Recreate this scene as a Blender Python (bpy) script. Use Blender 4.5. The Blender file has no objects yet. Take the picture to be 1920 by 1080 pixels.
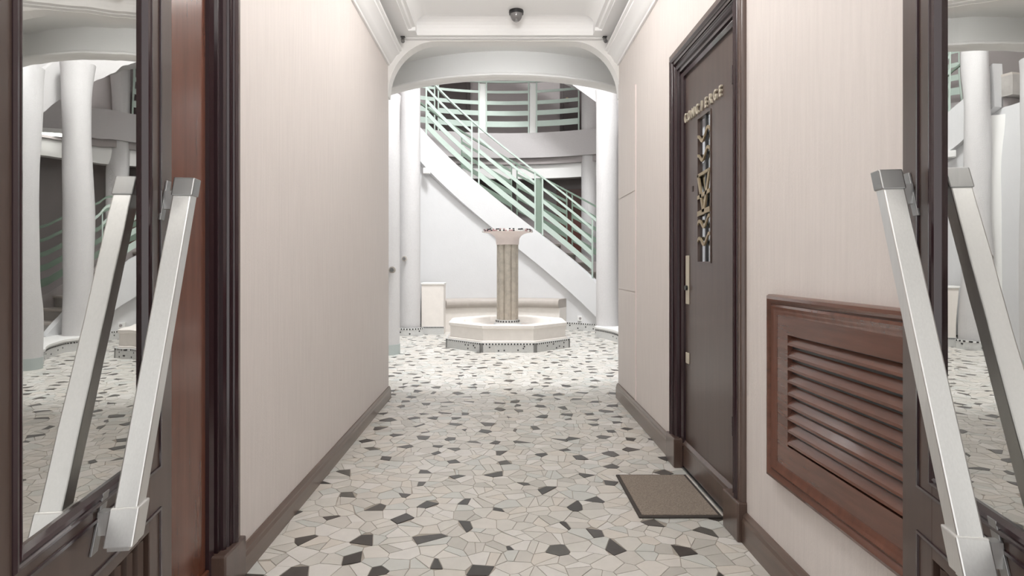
import bpy, bmesh, math, random
from mathutils import Vector, Matrix
random.seed(7)
PI = math.pi
rad = math.radians
SC = bpy.context.scene
COL = SC.collection

# ---------------------------------------------------------------- camera
F_PX, VX, VY, EYE = 1150.0, 938.0, 496.0, 1.15
cam_d = bpy.data.cameras.new('camera')
cam = bpy.data.objects.new('camera', cam_d)
COL.objects.link(cam)
cam.location = (0, 0, EYE)
cam.rotation_euler = (PI / 2, 0, 0)
cam_d.sensor_width = 36.0
cam_d.lens = F_PX / 1920 * 36
cam_d.shift_x = (960 - VX) / 1920
cam_d.shift_y = -(540 - VY) / 1920
cam_d.clip_start = 0.02
SC.camera = cam

# ---------------------------------------------------------------- world and exposure
world = bpy.data.worlds.new('world')
SC.world = world
world.use_nodes = True
wb = world.node_tree.nodes['Background']
wb.inputs['Color'].default_value = (1.0, 0.985, 0.97, 1)
wb.inputs['Strength'].default_value = 1.5
vs = SC.view_settings
vs.view_transform = 'Standard'
vs.look = 'None'
vs.gamma = 1.0
vs.use_curve_mapping = False
vs.exposure = 0.12

# the stairwell: centre, radii and heights
CX, CY = 0.11, 8.86
R_IN, R_OUT, R_BAL, R_WALL = 2.20, 3.10, 3.62, 4.45
FL1 = 3.80            # first floor level


def area_light(name, loc, power, shape, size, size_y=None, color=(1, 1, 1), rot=(0, 0, 0)):
    d = bpy.data.lights.new(name, 'AREA')
    d.energy = power
    d.shape = shape
    d.size = size
    if size_y:
        d.size_y = size_y
    d.color = color
    o = bpy.data.objects.new(name, d)
    COL.objects.link(o)
    o.location = loc
    o.rotation_euler = rot
    return o


# daylight from the glazed roof of the stairwell
area_light('skylight', (CX - 0.04, 7.45, 7.9), 490, 'DISK', 1.3, color=(0.985, 0.993, 1.0))

# ---------------------------------------------------------------- materials


def srgb(r, g, b):
    def c(v):
        v /= 255.0
        return v / 12.92 if v <= 0.04045 else ((v + 0.055) / 1.055) ** 2.4
    return (c(r), c(g), c(b), 1)


MATS = {}


def mat(name, rgb, rough=0.5, metal=0.0, var=0.0, vscale=8.0, stretch=(1, 1, 1), bump=0.0,
        bscale=60.0, bstretch=(1, 1, 1), coat=0.0, emit=0.0, spec=0.5):
    if name in MATS:
        return MATS[name]
    m = bpy.data.materials.new(name)
    m.use_nodes = True
    nt = m.node_tree
    n, l = nt.nodes, nt.links
    p = n['Principled BSDF']
    col = srgb(*rgb)
    p.inputs['Base Color'].default_value = col
    p.inputs['Roughness'].default_value = rough
    p.inputs['Metallic'].default_value = metal
    p.inputs['Coat Weight'].default_value = coat
    p.inputs['Coat Roughness'].default_value = 0.12
    p.inputs['Specular IOR Level'].default_value = spec
    if emit:
        p.inputs['Emission Color'].default_value = col
        p.inputs['Emission Strength'].default_value = emit
    if var or bump:
        tc = n.new('ShaderNodeTexCoord')
    if var:
        mp = n.new('ShaderNodeMapping')
        mp.inputs['Scale'].default_value = stretch
        l.new(tc.outputs['Object'], mp.inputs['Vector'])
        nz = n.new('ShaderNodeTexNoise')
        nz.inputs['Scale'].default_value = vscale
        nz.inputs['Detail'].default_value = 6
        nz.inputs['Roughness'].default_value = 0.6
        l.new(mp.outputs['Vector'], nz.inputs['Vector'])
        cr = n.new('ShaderNodeValToRGB')
        cr.color_ramp.elements[0].position = 0.3
        cr.color_ramp.elements[1].position = 0.7
        cr.color_ramp.elements[0].color = tuple(c * (1 - var) for c in col[:3]) + (1,)
        cr.color_ramp.elements[1].color = tuple(min(1, c * (1 + var)) for c in col[:3]) + (1,)
        l.new(nz.outputs['Fac'], cr.inputs['Fac'])
        l.new(cr.outputs['Color'], p.inputs['Base Color'])
    if bump:
        mp2 = n.new('ShaderNodeMapping')
        mp2.inputs['Scale'].default_value = bstretch
        l.new(tc.outputs['Object'], mp2.inputs['Vector'])
        nb = n.new('ShaderNodeTexNoise')
        nb.inputs['Scale'].default_value = bscale
        nb.inputs['Detail'].default_value = 3
        l.new(mp2.outputs['Vector'], nb.inputs['Vector'])
        b = n.new('ShaderNodeBump')
        b.inputs['Strength'].default_value = bump
        b.inputs['Distance'].default_value = 0.01
        l.new(nb.outputs['Fac'], b.inputs['Height'])
        l.new(b.outputs['Normal'], p.inputs['Normal'])
    MATS[name] = m
    return m


M_WALL = mat('beige_textile_wallpaper', (226, 219, 215), 0.75, var=0.035, vscale=9, stretch=(6, 6, 0.35),
             bump=0.25, bscale=60, bstretch=(9, 9, 1.2))
M_PLASTER = mat('white_plaster', (240, 239, 237), 0.6, bump=0.12, bscale=40)
M_ROUGH = mat('grainy_white_render', (210, 208, 208), 0.8, var=0.03, vscale=40, bump=0.5, bscale=130)
M_UPPER = mat('dimmed_mauve_grey', (162, 155, 154), 0.7, bump=0.1, bscale=40)  # base colour darkened so the upper gallery looks dim; shade put into the tone
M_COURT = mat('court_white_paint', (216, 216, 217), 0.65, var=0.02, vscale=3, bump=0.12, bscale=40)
M_CEIL = mat('white_ceiling_paint', (244, 244, 244), 0.5)
M_WOOD = mat('dark_varnished_wood', (88, 70, 62), 0.28, var=0.16, vscale=3, stretch=(9, 9, 0.7), coat=0.35,
             bump=0.05, bscale=30, bstretch=(10, 10, 0.6))
M_WOODH = mat('dark_varnished_skirting', (100, 82, 72), 0.3, var=0.16, vscale=3, stretch=(9, 0.7, 9), coat=0.3)
M_RED = mat('reddish_varnished_wood', (104, 62, 46), 0.25, var=0.2, vscale=3, stretch=(9, 9, 0.6), coat=0.4)
M_LOUV = mat('reddish_louvre_wood', (100, 62, 48), 0.25, var=0.2, vscale=4, stretch=(8, 0.7, 8), coat=0.4)
M_PURP = mat('purple_brown_lacquer', (50, 33, 37), 0.18, var=0.10, vscale=3, stretch=(9, 9, 0.6), coat=0.35)
M_LEAF = mat('grey_brown_lacquered_wood', (78, 62, 55), 0.33, var=0.16, vscale=3, stretch=(9, 9, 0.6), coat=0.15, spec=0.35)
M_ALU = mat('brushed_aluminium', (214, 214, 213), 0.34, metal=0.85, var=0.04, vscale=10, stretch=(30, 30, 1))
M_STEEL = mat('grey_cast_metal', (150, 150, 150), 0.35, metal=0.9)
M_BRASS = mat('aged_brass', (160, 144, 116), 0.4, metal=0.5, var=0.12, vscale=30)
M_LET = mat('pale_brass_letters', (206, 198, 180), 0.4, metal=0.3)
M_GREEN = mat('pale_green_paint', (184, 199, 190), 0.35, var=0.03, vscale=5)
M_GREEND = mat('deep_green_paint', (122, 140, 126), 0.4)
M_STONE = mat('fluted_travertine', (182, 174, 162), 0.6, var=0.16, vscale=14, bump=0.25, bscale=60)
M_CREAM = mat('cream_stone', (238, 232, 226), 0.55, var=0.03, vscale=12)
M_PINK = mat('pinkish_white_stone', (240, 228, 224), 0.5, var=0.03, vscale=12)
M_BASIN = mat('stained_basin_stone', (226, 208, 194), 0.6, var=0.12, vscale=6)
M_RUST = mat('rust_stained_stone', (142, 118, 100), 0.7, var=0.3, vscale=9)
M_MOS = mat('grey_mosaic', (204, 204, 202), 0.45, var=0.1, vscale=90)
M_MOSB = mat('black_mosaic', (42, 42, 44), 0.4)
M_MOSW = mat('white_mosaic', (232, 232, 230), 0.4)
M_MOSP = mat('rose_mosaic', (184, 150, 150), 0.4)
M_BENCH = mat('grey_stone_bench', (184, 176, 169), 0.55, var=0.06, vscale=10)
M_TREAD = mat('grey_marble_tread', (168, 164, 160), 0.5, var=0.1, vscale=12)
M_DOORD = mat('very_dark_door', (52, 40, 38), 0.35, var=0.1, vscale=4)
M_DOORR = mat('red_brown_door', (96, 60, 52), 0.35, var=0.1, vscale=4)
M_BLACK = mat('black_plastic', (34, 34, 36), 0.35)
M_WHITE = mat('white_plastic', (238, 238, 236), 0.35)
M_MAT = mat('brown_grey_carpet_mat', (172, 160, 148), 0.95, var=0.3, vscale=150, bump=1.0, bscale=260, spec=0.1)
M_MATE = mat('dark_rubber_edge', (70, 64, 60), 0.8)
M_GROUT = mat('grey_grout', (172, 164, 154), 0.8, var=0.15, vscale=20)
M_TEAL = mat('grey_green_column_base', (182, 190, 188), 0.55)
M_LAMP = mat('added_globe_glow', (255, 252, 248), 0.3, emit=25)
M_TUBE = mat('lit_fluorescent_tube', (250, 253, 255), 0.3, emit=34)
M_PANEL = mat('lit_ceiling_panel', (255, 255, 252), 0.3, emit=6)


def glass_mat(name, mirror, tint, wave):
    m = bpy.data.materials.new(name)
    m.use_nodes = True
    n, l = m.node_tree.nodes, m.node_tree.links
    n.remove(n['Principled BSDF'])
    out = n['Material Output']
    g = n.new('ShaderNodeBsdfGlossy')
    g.inputs['Roughness'].default_value = 0.0
    g.inputs['Color'].default_value = tint
    t = n.new('ShaderNodeBsdfTransparent')
    t.inputs['Color'].default_value = (0.9, 0.9, 0.88, 1)
    mx = n.new('ShaderNodeMixShader')
    mx.inputs['Fac'].default_value = mirror
    l.new(t.outputs[0], mx.inputs[1])
    l.new(g.outputs[0], mx.inputs[2])
    l.new(mx.outputs[0], out.inputs['Surface'])
    tc = n.new('ShaderNodeTexCoord')
    mp = n.new('ShaderNodeMapping')
    mp.inputs['Scale'].default_value = (1.0, 1.0, 0.5)
    l.new(tc.outputs['Object'], mp.inputs['Vector'])
    nz = n.new('ShaderNodeTexNoise')
    nz.inputs['Scale'].default_value = 7
    nz.inputs['Detail'].default_value = 1
    l.new(mp.outputs['Vector'], nz.inputs['Vector'])
    b = n.new('ShaderNodeBump')
    b.inputs['Strength'].default_value = wave
    b.inputs['Distance'].default_value = 0.01
    l.new(nz.outputs['Fac'], b.inputs['Height'])
    l.new(b.outputs['Normal'], g.inputs['Normal'])
    return m


M_GLASS = glass_mat('old_mirrored_glass', 0.80, (0.82, 0.82, 0.80, 1), 0.05)
M_SLITG = glass_mat('clear_door_glass', 0.6, (0.85, 0.88, 0.9, 1), 0.02)


# ---------------------------------------------------------------- mesh helpers
def chain_loc(p):
    v = Vector((0, 0, 0))
    while p is not None:
        v += p.location
        p = p.parent
    return v


class MB:
    def __init__(self):
        self.v, self.f, self.mi = [], [], []

    def face(self, idx, mi=0):
        self.f.append(idx)
        self.mi.append(mi)

    def hexa(self, c, mi=0):
        """c: eight corners, bottom loop of four then top loop of four"""
        b = len(self.v)
        self.v += [tuple(p) for p in c]
        for q in ((3, 2, 1, 0), (4, 5, 6, 7), (0, 1, 5, 4), (1, 2, 6, 5), (2, 3, 7, 6), (3, 0, 4, 7)):
            self.face([b + i for i in q], mi)
        return self

    def box(self, x0, x1, y0, y1, z0, z1, mi=0):
        return self.hexa([(x0, y0, z0), (x1, y0, z0), (x1, y1, z0), (x0, y1, z0),
                          (x0, y0, z1), (x1, y0, z1), (x1, y1, z1), (x0, y1, z1)], mi)

    def prism(self, pts, z0, z1, mi=0, m=None):
        """polygon pts (x, y) extruded in z; m maps a 3D point"""
        b = len(self.v)
        k = len(pts)
        fn = m or (lambda p: p)
        self.v += [tuple(fn((x, y, z0))) for x, y in pts] + [tuple(fn((x, y, z1))) for x, y in pts]
        self.face([b + i for i in reversed(range(k))], mi)
        self.face([b + k + i for i in range(k)], mi)
        for i in range(k):
            j = (i + 1) % k
            self.face([b + i, b + j, b + k + j, b + k + i], mi)
        return self

    def loft(self, rings, closed=True, caps=True, mi=0):
        b = len(self.v)
        k = len(rings[0])
        for r in rings:
            self.v += [tuple(p) for p in r]
        for i in range(len(rings) - 1):
            for j in range(k if closed else k - 1):
                jj = (j + 1) % k
                self.face([b + i * k + j, b + i * k + jj, b + (i + 1) * k + jj, b + (i + 1) * k + j], mi)
        if caps and closed:
            self.face([b + j for j in reversed(range(k))], mi)
            self.face([b + (len(rings) - 1) * k + j for j in range(k)], mi)
        return self

    def lathe(self, prof, cx, cy, n=32, mi=0):
        rings = []
        for r, z in prof:
            rings.append([(cx + r * math.cos(2 * PI * i / n), cy + r * math.sin(2 * PI * i / n), z) for i in range(n)])
        return self.loft(rings, True, True, mi)

    def tube(self, pts, r, n=8, mi=0):
        rings = []
        pts = [Vector(p) for p in pts]
        for i, p in enumerate(pts):
            a = pts[max(0, i - 1)]
            c = pts[min(len(pts) - 1, i + 1)]
            d = (c - a).normalized()
            up = Vector((0, 0, 1)) if abs(d.z) < 0.95 else Vector((1, 0, 0))
            s = d.cross(up).normalized()
            u = s.cross(d).normalized()
            rings.append([p + s * (r * math.cos(2 * PI * k / n)) + u * (r * math.sin(2 * PI * k / n)) for k in range(n)])
        return self.loft(rings, True, True, mi)

    def bar(self, a, b, w, h, up=(0, 0, 1)):
        a, b = Vector(a), Vector(b)
        d = (b - a).normalized()
        s = d.cross(Vector(up)).normalized()
        u = s.cross(d).normalized()
        c = []
        for p in (a, b):
            c += [p - s * w / 2 - u * h / 2, p + s * w / 2 - u * h / 2, p + s * w / 2 + u * h / 2, p - s * w / 2 + u * h / 2]
        return self.hexa(c)

    def build(self, name, m, parent=None, smooth=False, bevel=0.0, loc=None):
        off = chain_loc(parent)
        if loc is not None:
            off = off + Vector(loc)
        me = bpy.data.meshes.new(name)
        me.from_pydata([tuple(Vector(p) - off) for p in self.v], [], self.f)
        for x in (m if isinstance(m, (list, tuple)) else [m]):
            me.materials.append(x)
        if any(self.mi):
            me.polygons.foreach_set('material_index', self.mi)
        bm = bmesh.new()
        bm.from_mesh(me)
        bmesh.ops.recalc_face_normals(bm, faces=bm.faces)
        bm.to_mesh(me)
        bm.free()
        if smooth:
            me.polygons.foreach_set('use_smooth', [True] * len(me.polygons))
            try:
                me.set_sharp_from_angle(angle=rad(38))
            except Exception:
                pass
        me.update()
        o = bpy.data.objects.new(name, me)
        COL.objects.link(o)
        if loc is not None:
            o.location = loc
        if parent is not None:
            o.parent = parent
        if bevel:
            b = o.modifiers.new('bevel', 'BEVEL')
            b.width = bevel
            b.segments = 2
            b.limit_method = 'ANGLE'
        return o


def tag(o, label=None, cat=None, group=None, kind=None):
    if label:
        o['label'] = label
    if cat:
        o['category'] = cat
    if group:
        o['group'] = group
    if kind:
        o['kind'] = kind
    return o


def thing(name, loc, label=None, cat=None, group=None, kind=None):
    o = bpy.data.objects.new(name, None)
    o.empty_display_size = 0.1
    COL.objects.link(o)
    o.location = loc
    return tag(o, label, cat, group, kind)


def struct(o):
    o['kind'] = 'structure'
    return o


def polar(r, deg, z=0.0):
    return (CX + r * math.cos(rad(deg)), CY + r * math.sin(rad(deg)), z)


# ---------------------------------------------------------------- corridor shell
XL, XR = -0.965, 1.02
Y0, Y1 = -0.45, 5.30
T = 0.18
# left wall with the opening of the wooden door, right wall with the concierge door
LD0, LD1, DH = 1.30, 2.07, 2.22        # left door opening along y, height
RD0, RD1 = 2.70, 3.467
HT = 3.08


def wall_with_door(name, xa, xb, d0, d1, dh, extra=None):
    m = MB()
    d0, d1, dh = d0 - 0.06, d1 + 0.06, dh + 0.06      # hidden by the casing
    m.box(xa, xb, Y0, d0, 0, HT)
    m.box(xa, xb, d1, Y1, 0, HT)
    m.box(xa, xb, d0, d1, dh, HT)
    return struct(m.build(name, M_WALL))


wall_l = wall_with_door('wall_left', XL - T, XL, LD0, LD1, DH)
wall_r = wall_with_door('wall_right', XR, XR + T, RD0, RD1, DH)

# flush cupboard doors in the right wall: three panels with thin open joints
for i, (za, zb) in enumerate(((0.135, 0.935), (0.945, 1.70), (1.71, 2.49))):
    MB().box(XR - 0.006, XR, 4.62, 5.27, za, zb).build('panel', M_WALL, wall_r, bevel=0.003)
MB().box(XR - 0.008, XR, 4.598, 4.610, 0.13, 2.50).build('panel_edge', mat('pinkish_edge_paint', (236, 224, 222), 0.5), wall_r)


def skirting(name, xw, sgn, spans, h=0.105):
    """sgn +1: the wall face looks to +x"""
    prof = [(0, 0), (0.022, 0), (0.022, h - 0.035), (0.017, h - 0.022), (0.017, h - 0.014), (0.008, h), (0, h)]
    m = MB()
    for ya, yb in spans:
        m.loft([[(xw + sgn * p, y, z) for p, z in prof] for y in (ya, yb)], True, True)
    return struct(m.build(name, M_WOODH))


CW = 0.16           # width of the door casings
skirting('baseboard_left', XL, 1, [(Y0, LD0 - CW), (LD1 + CW, Y1)], 0.10)
skirting('baseboard_right', XR, -1, [(Y0, RD0 - CW), (RD1 + CW, Y1)], 0.125)

# ceiling of the corridor: raised coffer between two side bands
cp = [(XL - T, 3.08), (-0.76, 3.08), (-0.76, 3.092), (-0.735, 3.094), (-0.725, 3.108), (-0.70, 3.11)]
cp += [(-0.70 + 0.10 * (1 - math.cos(a)), 3.11 + 0.10 * math.sin(a)) for a in [rad(15 * k) for k in range(7)]]
cpr = [(0.04 - (x - 0.04), z) for x, z in reversed(cp)]
cpr[-1] = (XR + T, 3.08)
prof = cp + cpr
YC = 5.06
m = MB()
up = [(x, y, z) for y in (Y0, YC) for x, z in prof]
k = len(prof)
m.v += up
for i in range(k - 1):
    m.face([i, i + 1, k + i + 1, k + i])
# rounded end of the coffer at the arch
inner = prof[5:-5]
for s in range(6):
    a0, a1 = rad(15 * s), rad(15 * (s + 1))
    b = len(m.v)
    for a in (a0, a1):
        yy, zz = YC + 0.10 * math.sin(a), 3.21 - 0.10 * (1 - math.cos(a))
        for x, z in ((-0.70 + 0.0, zz), (0.78, zz)):
            m.v.append((x, yy, zz))
    m.face([b, b + 1, b + 3, b + 2])
m.box(-0.70, 0.78, YC + 0.10, Y1 + 0.02, 3.08, 3.115)
m.box(XL - T, -0.70, YC, Y1 + 0.02, 3.08, 3.22)
m.box(0.78, XR + T, YC, Y1 + 0.02, 3.08, 3.22)
ceiling = struct(m.build('ceiling', M_CEIL, smooth=True))
MB().box(XL - T, XR + T, Y0, Y1 + 0.1, 3.235, 3.30).build('slab', M_CEIL, ceiling)


def cornice(name, xw, sgn):
    p = [(0, 2.86), (0.016, 2.86), (0.02, 2.875), (0.035, 2.885), (0.05, 2.91), (0.072, 2.945), (0.10, 2.962), (0.10, 2.978),
         (0.118, 2.985), (0.118, 3.005), (0.0, 3.02)]
    m = MB().loft([[(xw + sgn * a, y, z) for a, z in p] for y in (Y0, Y1 - 0.02)], True, True)
    return struct(m.build(name, M_CEIL, smooth=True))


cornice('trim_1', XL, 1)
cornice('trim_2', XR, -1)

# end of the coffer: frieze with fine upright fluting above the arch
fr = struct(MB().box(-0.80, 0.86, Y1 - 0.085, Y1 - 0.03, 3.074, 3.1).build('trim_3', M_CEIL))
mm = MB()
for i in range(92):
    x = -0.79 + i * 0.0179
    mm.box(x, x + 0.011, Y1 - 0.089, Y1 - 0.085, 3.078, 3.097)
tag(mm.build('fluting', M_CEIL, fr), kind='stuff')

# arched end wall of the corridor
AX0, AX1, AS, AT = XL + 0.0, XR + 0.01, 2.60, 3.07
arch = []
cxl, cxr = AX0 + 0.42, AX1 - 0.42
NA = 14
for i in range(NA + 1):
    a = PI - (PI / 2) * i / NA
    arch.append((cxl + 0.42 * math.cos(a), AS + (AT - AS) * math.sin(a)))
for i in range(NA + 1):
    a = PI / 2 - (PI / 2) * i / NA
    arch.append((cxr + 0.42 * math.cos(a), AS + (AT - AS) * math.sin(a)))


def arch_solid(y0, y1, grow, zbase, xa, xb, ztop):
    m = MB()
    pts = [(xa, zbase)] + [(x + (grow if x > 0 else -grow) * (0.3 if z > 2.95 else 1), z + grow * (1 if z > 2.7 else .3)) for x, z in arch] + [(xb, zbase), (xb, ztop), (xa, ztop)]
    # split in quads between arch and top to keep it clean
    n = len(arch)
    ap = pts[1:1 + n]
    cols = [(xa, zbase)] + ap + [(xb, zbase)]
    for i in range(len(cols) - 1):
        (xa_, za_), (xb_, zb_) = cols[i], cols[i + 1]
        if abs(xb_ - xa_) < 1e-5:
            continue
        m.hexa([(xa_, y0, za_), (xb_, y0, zb_), (xb_, y1, zb_), (xa_, y1, za_),
                (xa_, y0, ztop), (xb_, y0, ztop), (xb_, y1, ztop), (xa_, y1, ztop)])
    return m


wall_end = struct(arch_solid(Y1 - 0.03, Y1 + 0.10, 0.0, 2.60, AX0 - 0.19, AX1 + 0.19, 3.23).build('wall_end', M_PLASTER))
arch_solid(Y1 + 0.10, Y1 + 0.16, 0.035, 2.60, AX0 - 0.19, AX1 + 0.19, 3.23).build('inner_arch', M_PLASTER, wall_end)

# ---------------------------------------------------------------- vestibule, ring beam, stairwell shell
EA, EB, EY = 2.02, 2.42, 8.72           # ellipse of the ring beam


def ell(t, da=0.0):
    return (0.06 + (EA + da) * math.cos(t), EY + (EB + da) * math.sin(t))


m = MB()
NB = 56
sec = [(-0.02, 3.055), (0.0, 3.04), (0.10, 3.04), (0.13, 3.06), (0.13, 3.075), (0.06, 3.10), (0.04, 3.13), (0.04, FL1), (-0.02, FL1)]
rings = []
for i in range(NB + 1):
    t = PI + PI * i / NB
    rings.append([(*ell(t, da), z) for da, z in sec])
m.loft(rings, True, True)
ring = struct(m.build('trim_4', M_PLASTER, smooth=True))

# slab over the vestibule around the ring
m = MB()
for i in range(NB):
    t0, t1 = PI + PI * i / NB, PI + PI * (i + 1) / NB
    a, b = ell(t0, 0.04), ell(t1, 0.04)
    c = (a[0] + (a[0] - 0.06) * 0.0, Y1 + 0.1)
    # straight down to the front wall
    ya, yb = Y1 + 0.1, Y1 + 0.1
    m.hexa([(a[0], ya, 3.33), (b[0], yb, 3.33), (b[0], b[1], 3.33), (a[0], a[1], 3.33),
            (a[0], ya, FL1), (b[0], yb, FL1), (b[0], b[1], FL1), (a[0], a[1], FL1)])
m.box(-4.6, ell(PI, 0.04)[0], Y1 + 0.1, EY, 3.33, FL1)
m.box(ell(0, 0.04)[0], 4.7, Y1 + 0.1, EY, 3.33, FL1)
slab_v = struct(m.build('trim_5', M_PLASTER))

# front wall of the stairwell, on both sides of the corridor and above it
m = MB()
m.box(-4.6, XL - 0.19, Y1 - 0.02, Y1 + 0.1, 0, 8)
m.box(XR + 0.2, 4.7, Y1 - 0.02, Y1 + 0.1, 0, 8)
m.box(XL - 0.19, XR + 0.2, Y1 - 0.02, Y1 + 0.1, 3.31, 8)
struct(m.build('wall_front', M_PLASTER))
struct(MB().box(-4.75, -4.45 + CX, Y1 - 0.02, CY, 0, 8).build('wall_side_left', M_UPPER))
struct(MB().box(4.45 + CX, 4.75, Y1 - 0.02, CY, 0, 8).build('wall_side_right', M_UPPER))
# ground floor partitions beside the vestibule
struct(MB().box(-2.72, -2.6, Y1 + 0.1, 9.6, 0, 3.33).build('wall_hall_left', M_PLASTER))
struct(MB().box(3.3, 3.42, Y1 + 0.1, 8.3, 0, 3.33).build('wall_hall_right', M_PLASTER))

# back wall of the stairwell (half cylinder)


def cyl_wall(name, r0, r1, a0, a1, z0, z1, mt, n=40, parent=None):
    m = MB()
    rings = []
    for i in range(n + 1):
        a = a0 + (a1 - a0) * i / n
        rings.append([polar(r0, a, z0), polar(r1, a, z0), polar(r1, a, z1), polar(r0, a, z1)])
    m.loft(rings, True, True)
    return m.build(name, mt, parent, smooth=True)


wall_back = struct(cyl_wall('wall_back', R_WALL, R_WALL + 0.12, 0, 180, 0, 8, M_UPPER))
struct(MB().box(-4.75, 4.85, Y1 - 0.02, 13.6, 8.0, 8.1).build('ceiling_stairwell', M_CEIL))
# gallery of the first floor
gal = struct(cyl_wall('trim_6', R_BAL - 0.1, R_WALL, 22, 158, FL1 - 0.5, FL1, mat('gallery_grey_render', (192, 188, 188), 0.8, var=0.03, vscale=40)))
cyl_wall('lintel', R_BAL + 0.06, R_BAL + 0.26, 22, 158, 2.90, FL1 - 0.62, M_PLASTER, parent=gal)
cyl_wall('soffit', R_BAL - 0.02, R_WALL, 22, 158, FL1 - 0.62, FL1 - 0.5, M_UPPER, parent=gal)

# ---------------------------------------------------------------- floor of broken marble
floor = struct(MB().box(-4.7, 4.75, Y0, 13.6, -0.08, -0.003).build('floor', M_GROUT))
SP = 0.084
RNG = random.Random(21)


def in_region(x, y):
    if y < Y1 + 0.05:
        return XL - 0.03 < x < XR + 0.03 and y > -0.3
    if (x - CX) ** 2 + (y - CY) ** 2 < 2.33 ** 2:
        return True
    return -2.55 < x < 3.2 and y < 10.2


gx0, gy0 = -3.0, -0.6
nx, ny = int(6.6 / SP), int(12.0 / SP)
seeds = {}
for i in range(nx):
    for j in range(ny):
        x = gx0 + (i + 0.5 + (0.3 if j % 2 else 0)) * SP + RNG.uniform(-.48, .48) * SP
        y = gy0 + (j + 0.5) * SP + RNG.uniform(-.48, .48) * SP
        seeds[i, j] = [x, y, RNG.uniform(-0.0011, 0.0011), 0]
# dark pieces: spread about evenly, never side by side
keys = list(seeds)
RNG.shuffle(keys)
cnt = 0
taken = set()
for (i, j) in keys:
    if RNG.random() < 0.36 and not any((i + a, j + b) in taken for a in (-1, 0, 1) for b in (-1, 0, 1)):
        taken.add((i, j))
        seeds[i, j][3] = 1
        seeds[i, j][2] = RNG.uniform(-0.0022, -0.0003)
GAP = 0.0032


def clip(poly, nxv, nyv, d):
    out = []
    for a in range(len(poly)):
        p, q = poly[a], poly[(a + 1) % len(poly)]
        sp, sq = p[0] * nxv + p[1] * nyv - d, q[0] * nxv + q[1] * nyv - d
        if sp <= 0:
            out.append(p)
        if (sp < 0 < sq) or (sq < 0 < sp):
            t = sp / (sp - sq)
            out.append((p[0] + (q[0] - p[0]) * t, p[1] + (q[1] - p[1]) * t))
    return out


cells = []
for (i, j), (x, y, w, dk) in seeds.items():
    if not in_region(x, y):
        continue
    poly = [(x - .12, y - .12), (x + .12, y - .12), (x + .12, y + .12), (x - .12, y + .12)]
    for a in range(-2, 3):
        for b in range(-2, 3):
            s = seeds.get((i + a, j + b))
            if s is None or (a == 0 and b == 0):
                continue
            dx, dy = s[0] - x, s[1] - y
            L = math.hypot(dx, dy)
            if L < 1e-4:
                continue
            dd = (L * L + (w - s[2])) / (2 * L) - GAP / 2
            ux, uy = dx / L, dy / L
            poly = clip(poly, ux, uy, x * ux + y * uy + dd)
            if len(poly) < 3:
                break
        if len(poly) < 3:
            break
    if len(poly) < 3:
        continue
    # drop very short edges
    pp = []
    for p in poly:
        if not pp or math.hypot(p[0] - pp[-1][0], p[1] - pp[-1][1]) > 0.008:
            pp.append(p)
    if len(pp) < 3:
        continue
    if dk and len(pp) > 4 and RNG.random() < 0.75:       # dark chips are mostly sharp quadrangles
        while len(pp) > 4:
            best = min(range(len(pp)), key=lambda q: abs((pp[q][0] - pp[q - 1][0]) * (pp[(q + 1) % len(pp)][1] - pp[q - 1][1]) -
                                                         (pp[(q + 1) % len(pp)][0] - pp[q - 1][0]) * (pp[q][1] - pp[q - 1][1])))
            pp.pop(best)
    A = abs(sum(pp[q][0] * pp[(q + 1) % len(pp)][1] - pp[(q + 1) % len(pp)][0] * pp[q][1] for q in range(len(pp)))) / 2
    if A < 0.0004:
        continue
    cells.append((pp, x, y, A, dk))
# some pieces are broken once more along a line
more = []
for c in cells:
    pp, x, y, A, dk = c
    if not dk and A > 0.0062 and RNG.random() < 0.55:
        an = RNG.uniform(0, PI)
        ux, uy = math.cos(an), math.sin(an)
        d = x * ux + y * uy
        for sg in (1, -1):
            q = clip(pp, ux * sg, uy * sg, d * sg - GAP / 2)
            if len(q) >= 3:
                more.append((q, x, y, A / 2, 0))
    else:
        more.append(c)
cells = more
TONES = [(218, 214, 207), (211, 208, 201), (205, 201, 194), (214, 208, 199), (204, 205, 200), (194, 191, 184), (222, 219, 214)]
FM = [mat('marble_%d' % q, t, 0.34, var=0.05, vscale=14) for q, t in enumerate(TONES)]
DM = [mat('dark_marble_%d' % q, t, 0.32, var=0.2, vscale=20) for q, t in enumerate([(62, 57, 54), (74, 69, 65), (90, 87, 82)])]
ALLM = FM + DM
TW = [6, 6, 5, 4, 4, 2, 5]


def shown(c):
    _, x, y, A, dk = c
    if y < 0.5:
        return -1
    px, py = VX + F_PX * x / y, VY + F_PX * EYE / y
    if not (430 < px < 1520 and py < 1085):
        return -1
    if y > Y1 and not (720 < px < 1175):
        return -1
    return A / y ** 3


cells.sort(key=shown, reverse=True)
rest = MB()
for q, (pp, x, y, A, dk) in enumerate(cells):
    mi = (7 + RNG.choices([0, 1, 2], [6, 3, 1])[0]) if dk else RNG.choices(range(7), TW)[0]
    dz = RNG.uniform(-0.0006, 0.0006)
    if q < 300:
        b = MB()
        b.prism(pp, -0.006, dz)
        b.build('marble_piece', ALLM[mi], floor)
    else:
        rest.prism(pp, -0.006, dz, mi)
tag(rest.build('marble_pieces', ALLM, floor), kind='stuff')

# ---------------------------------------------------------------- doors in the side walls


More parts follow.
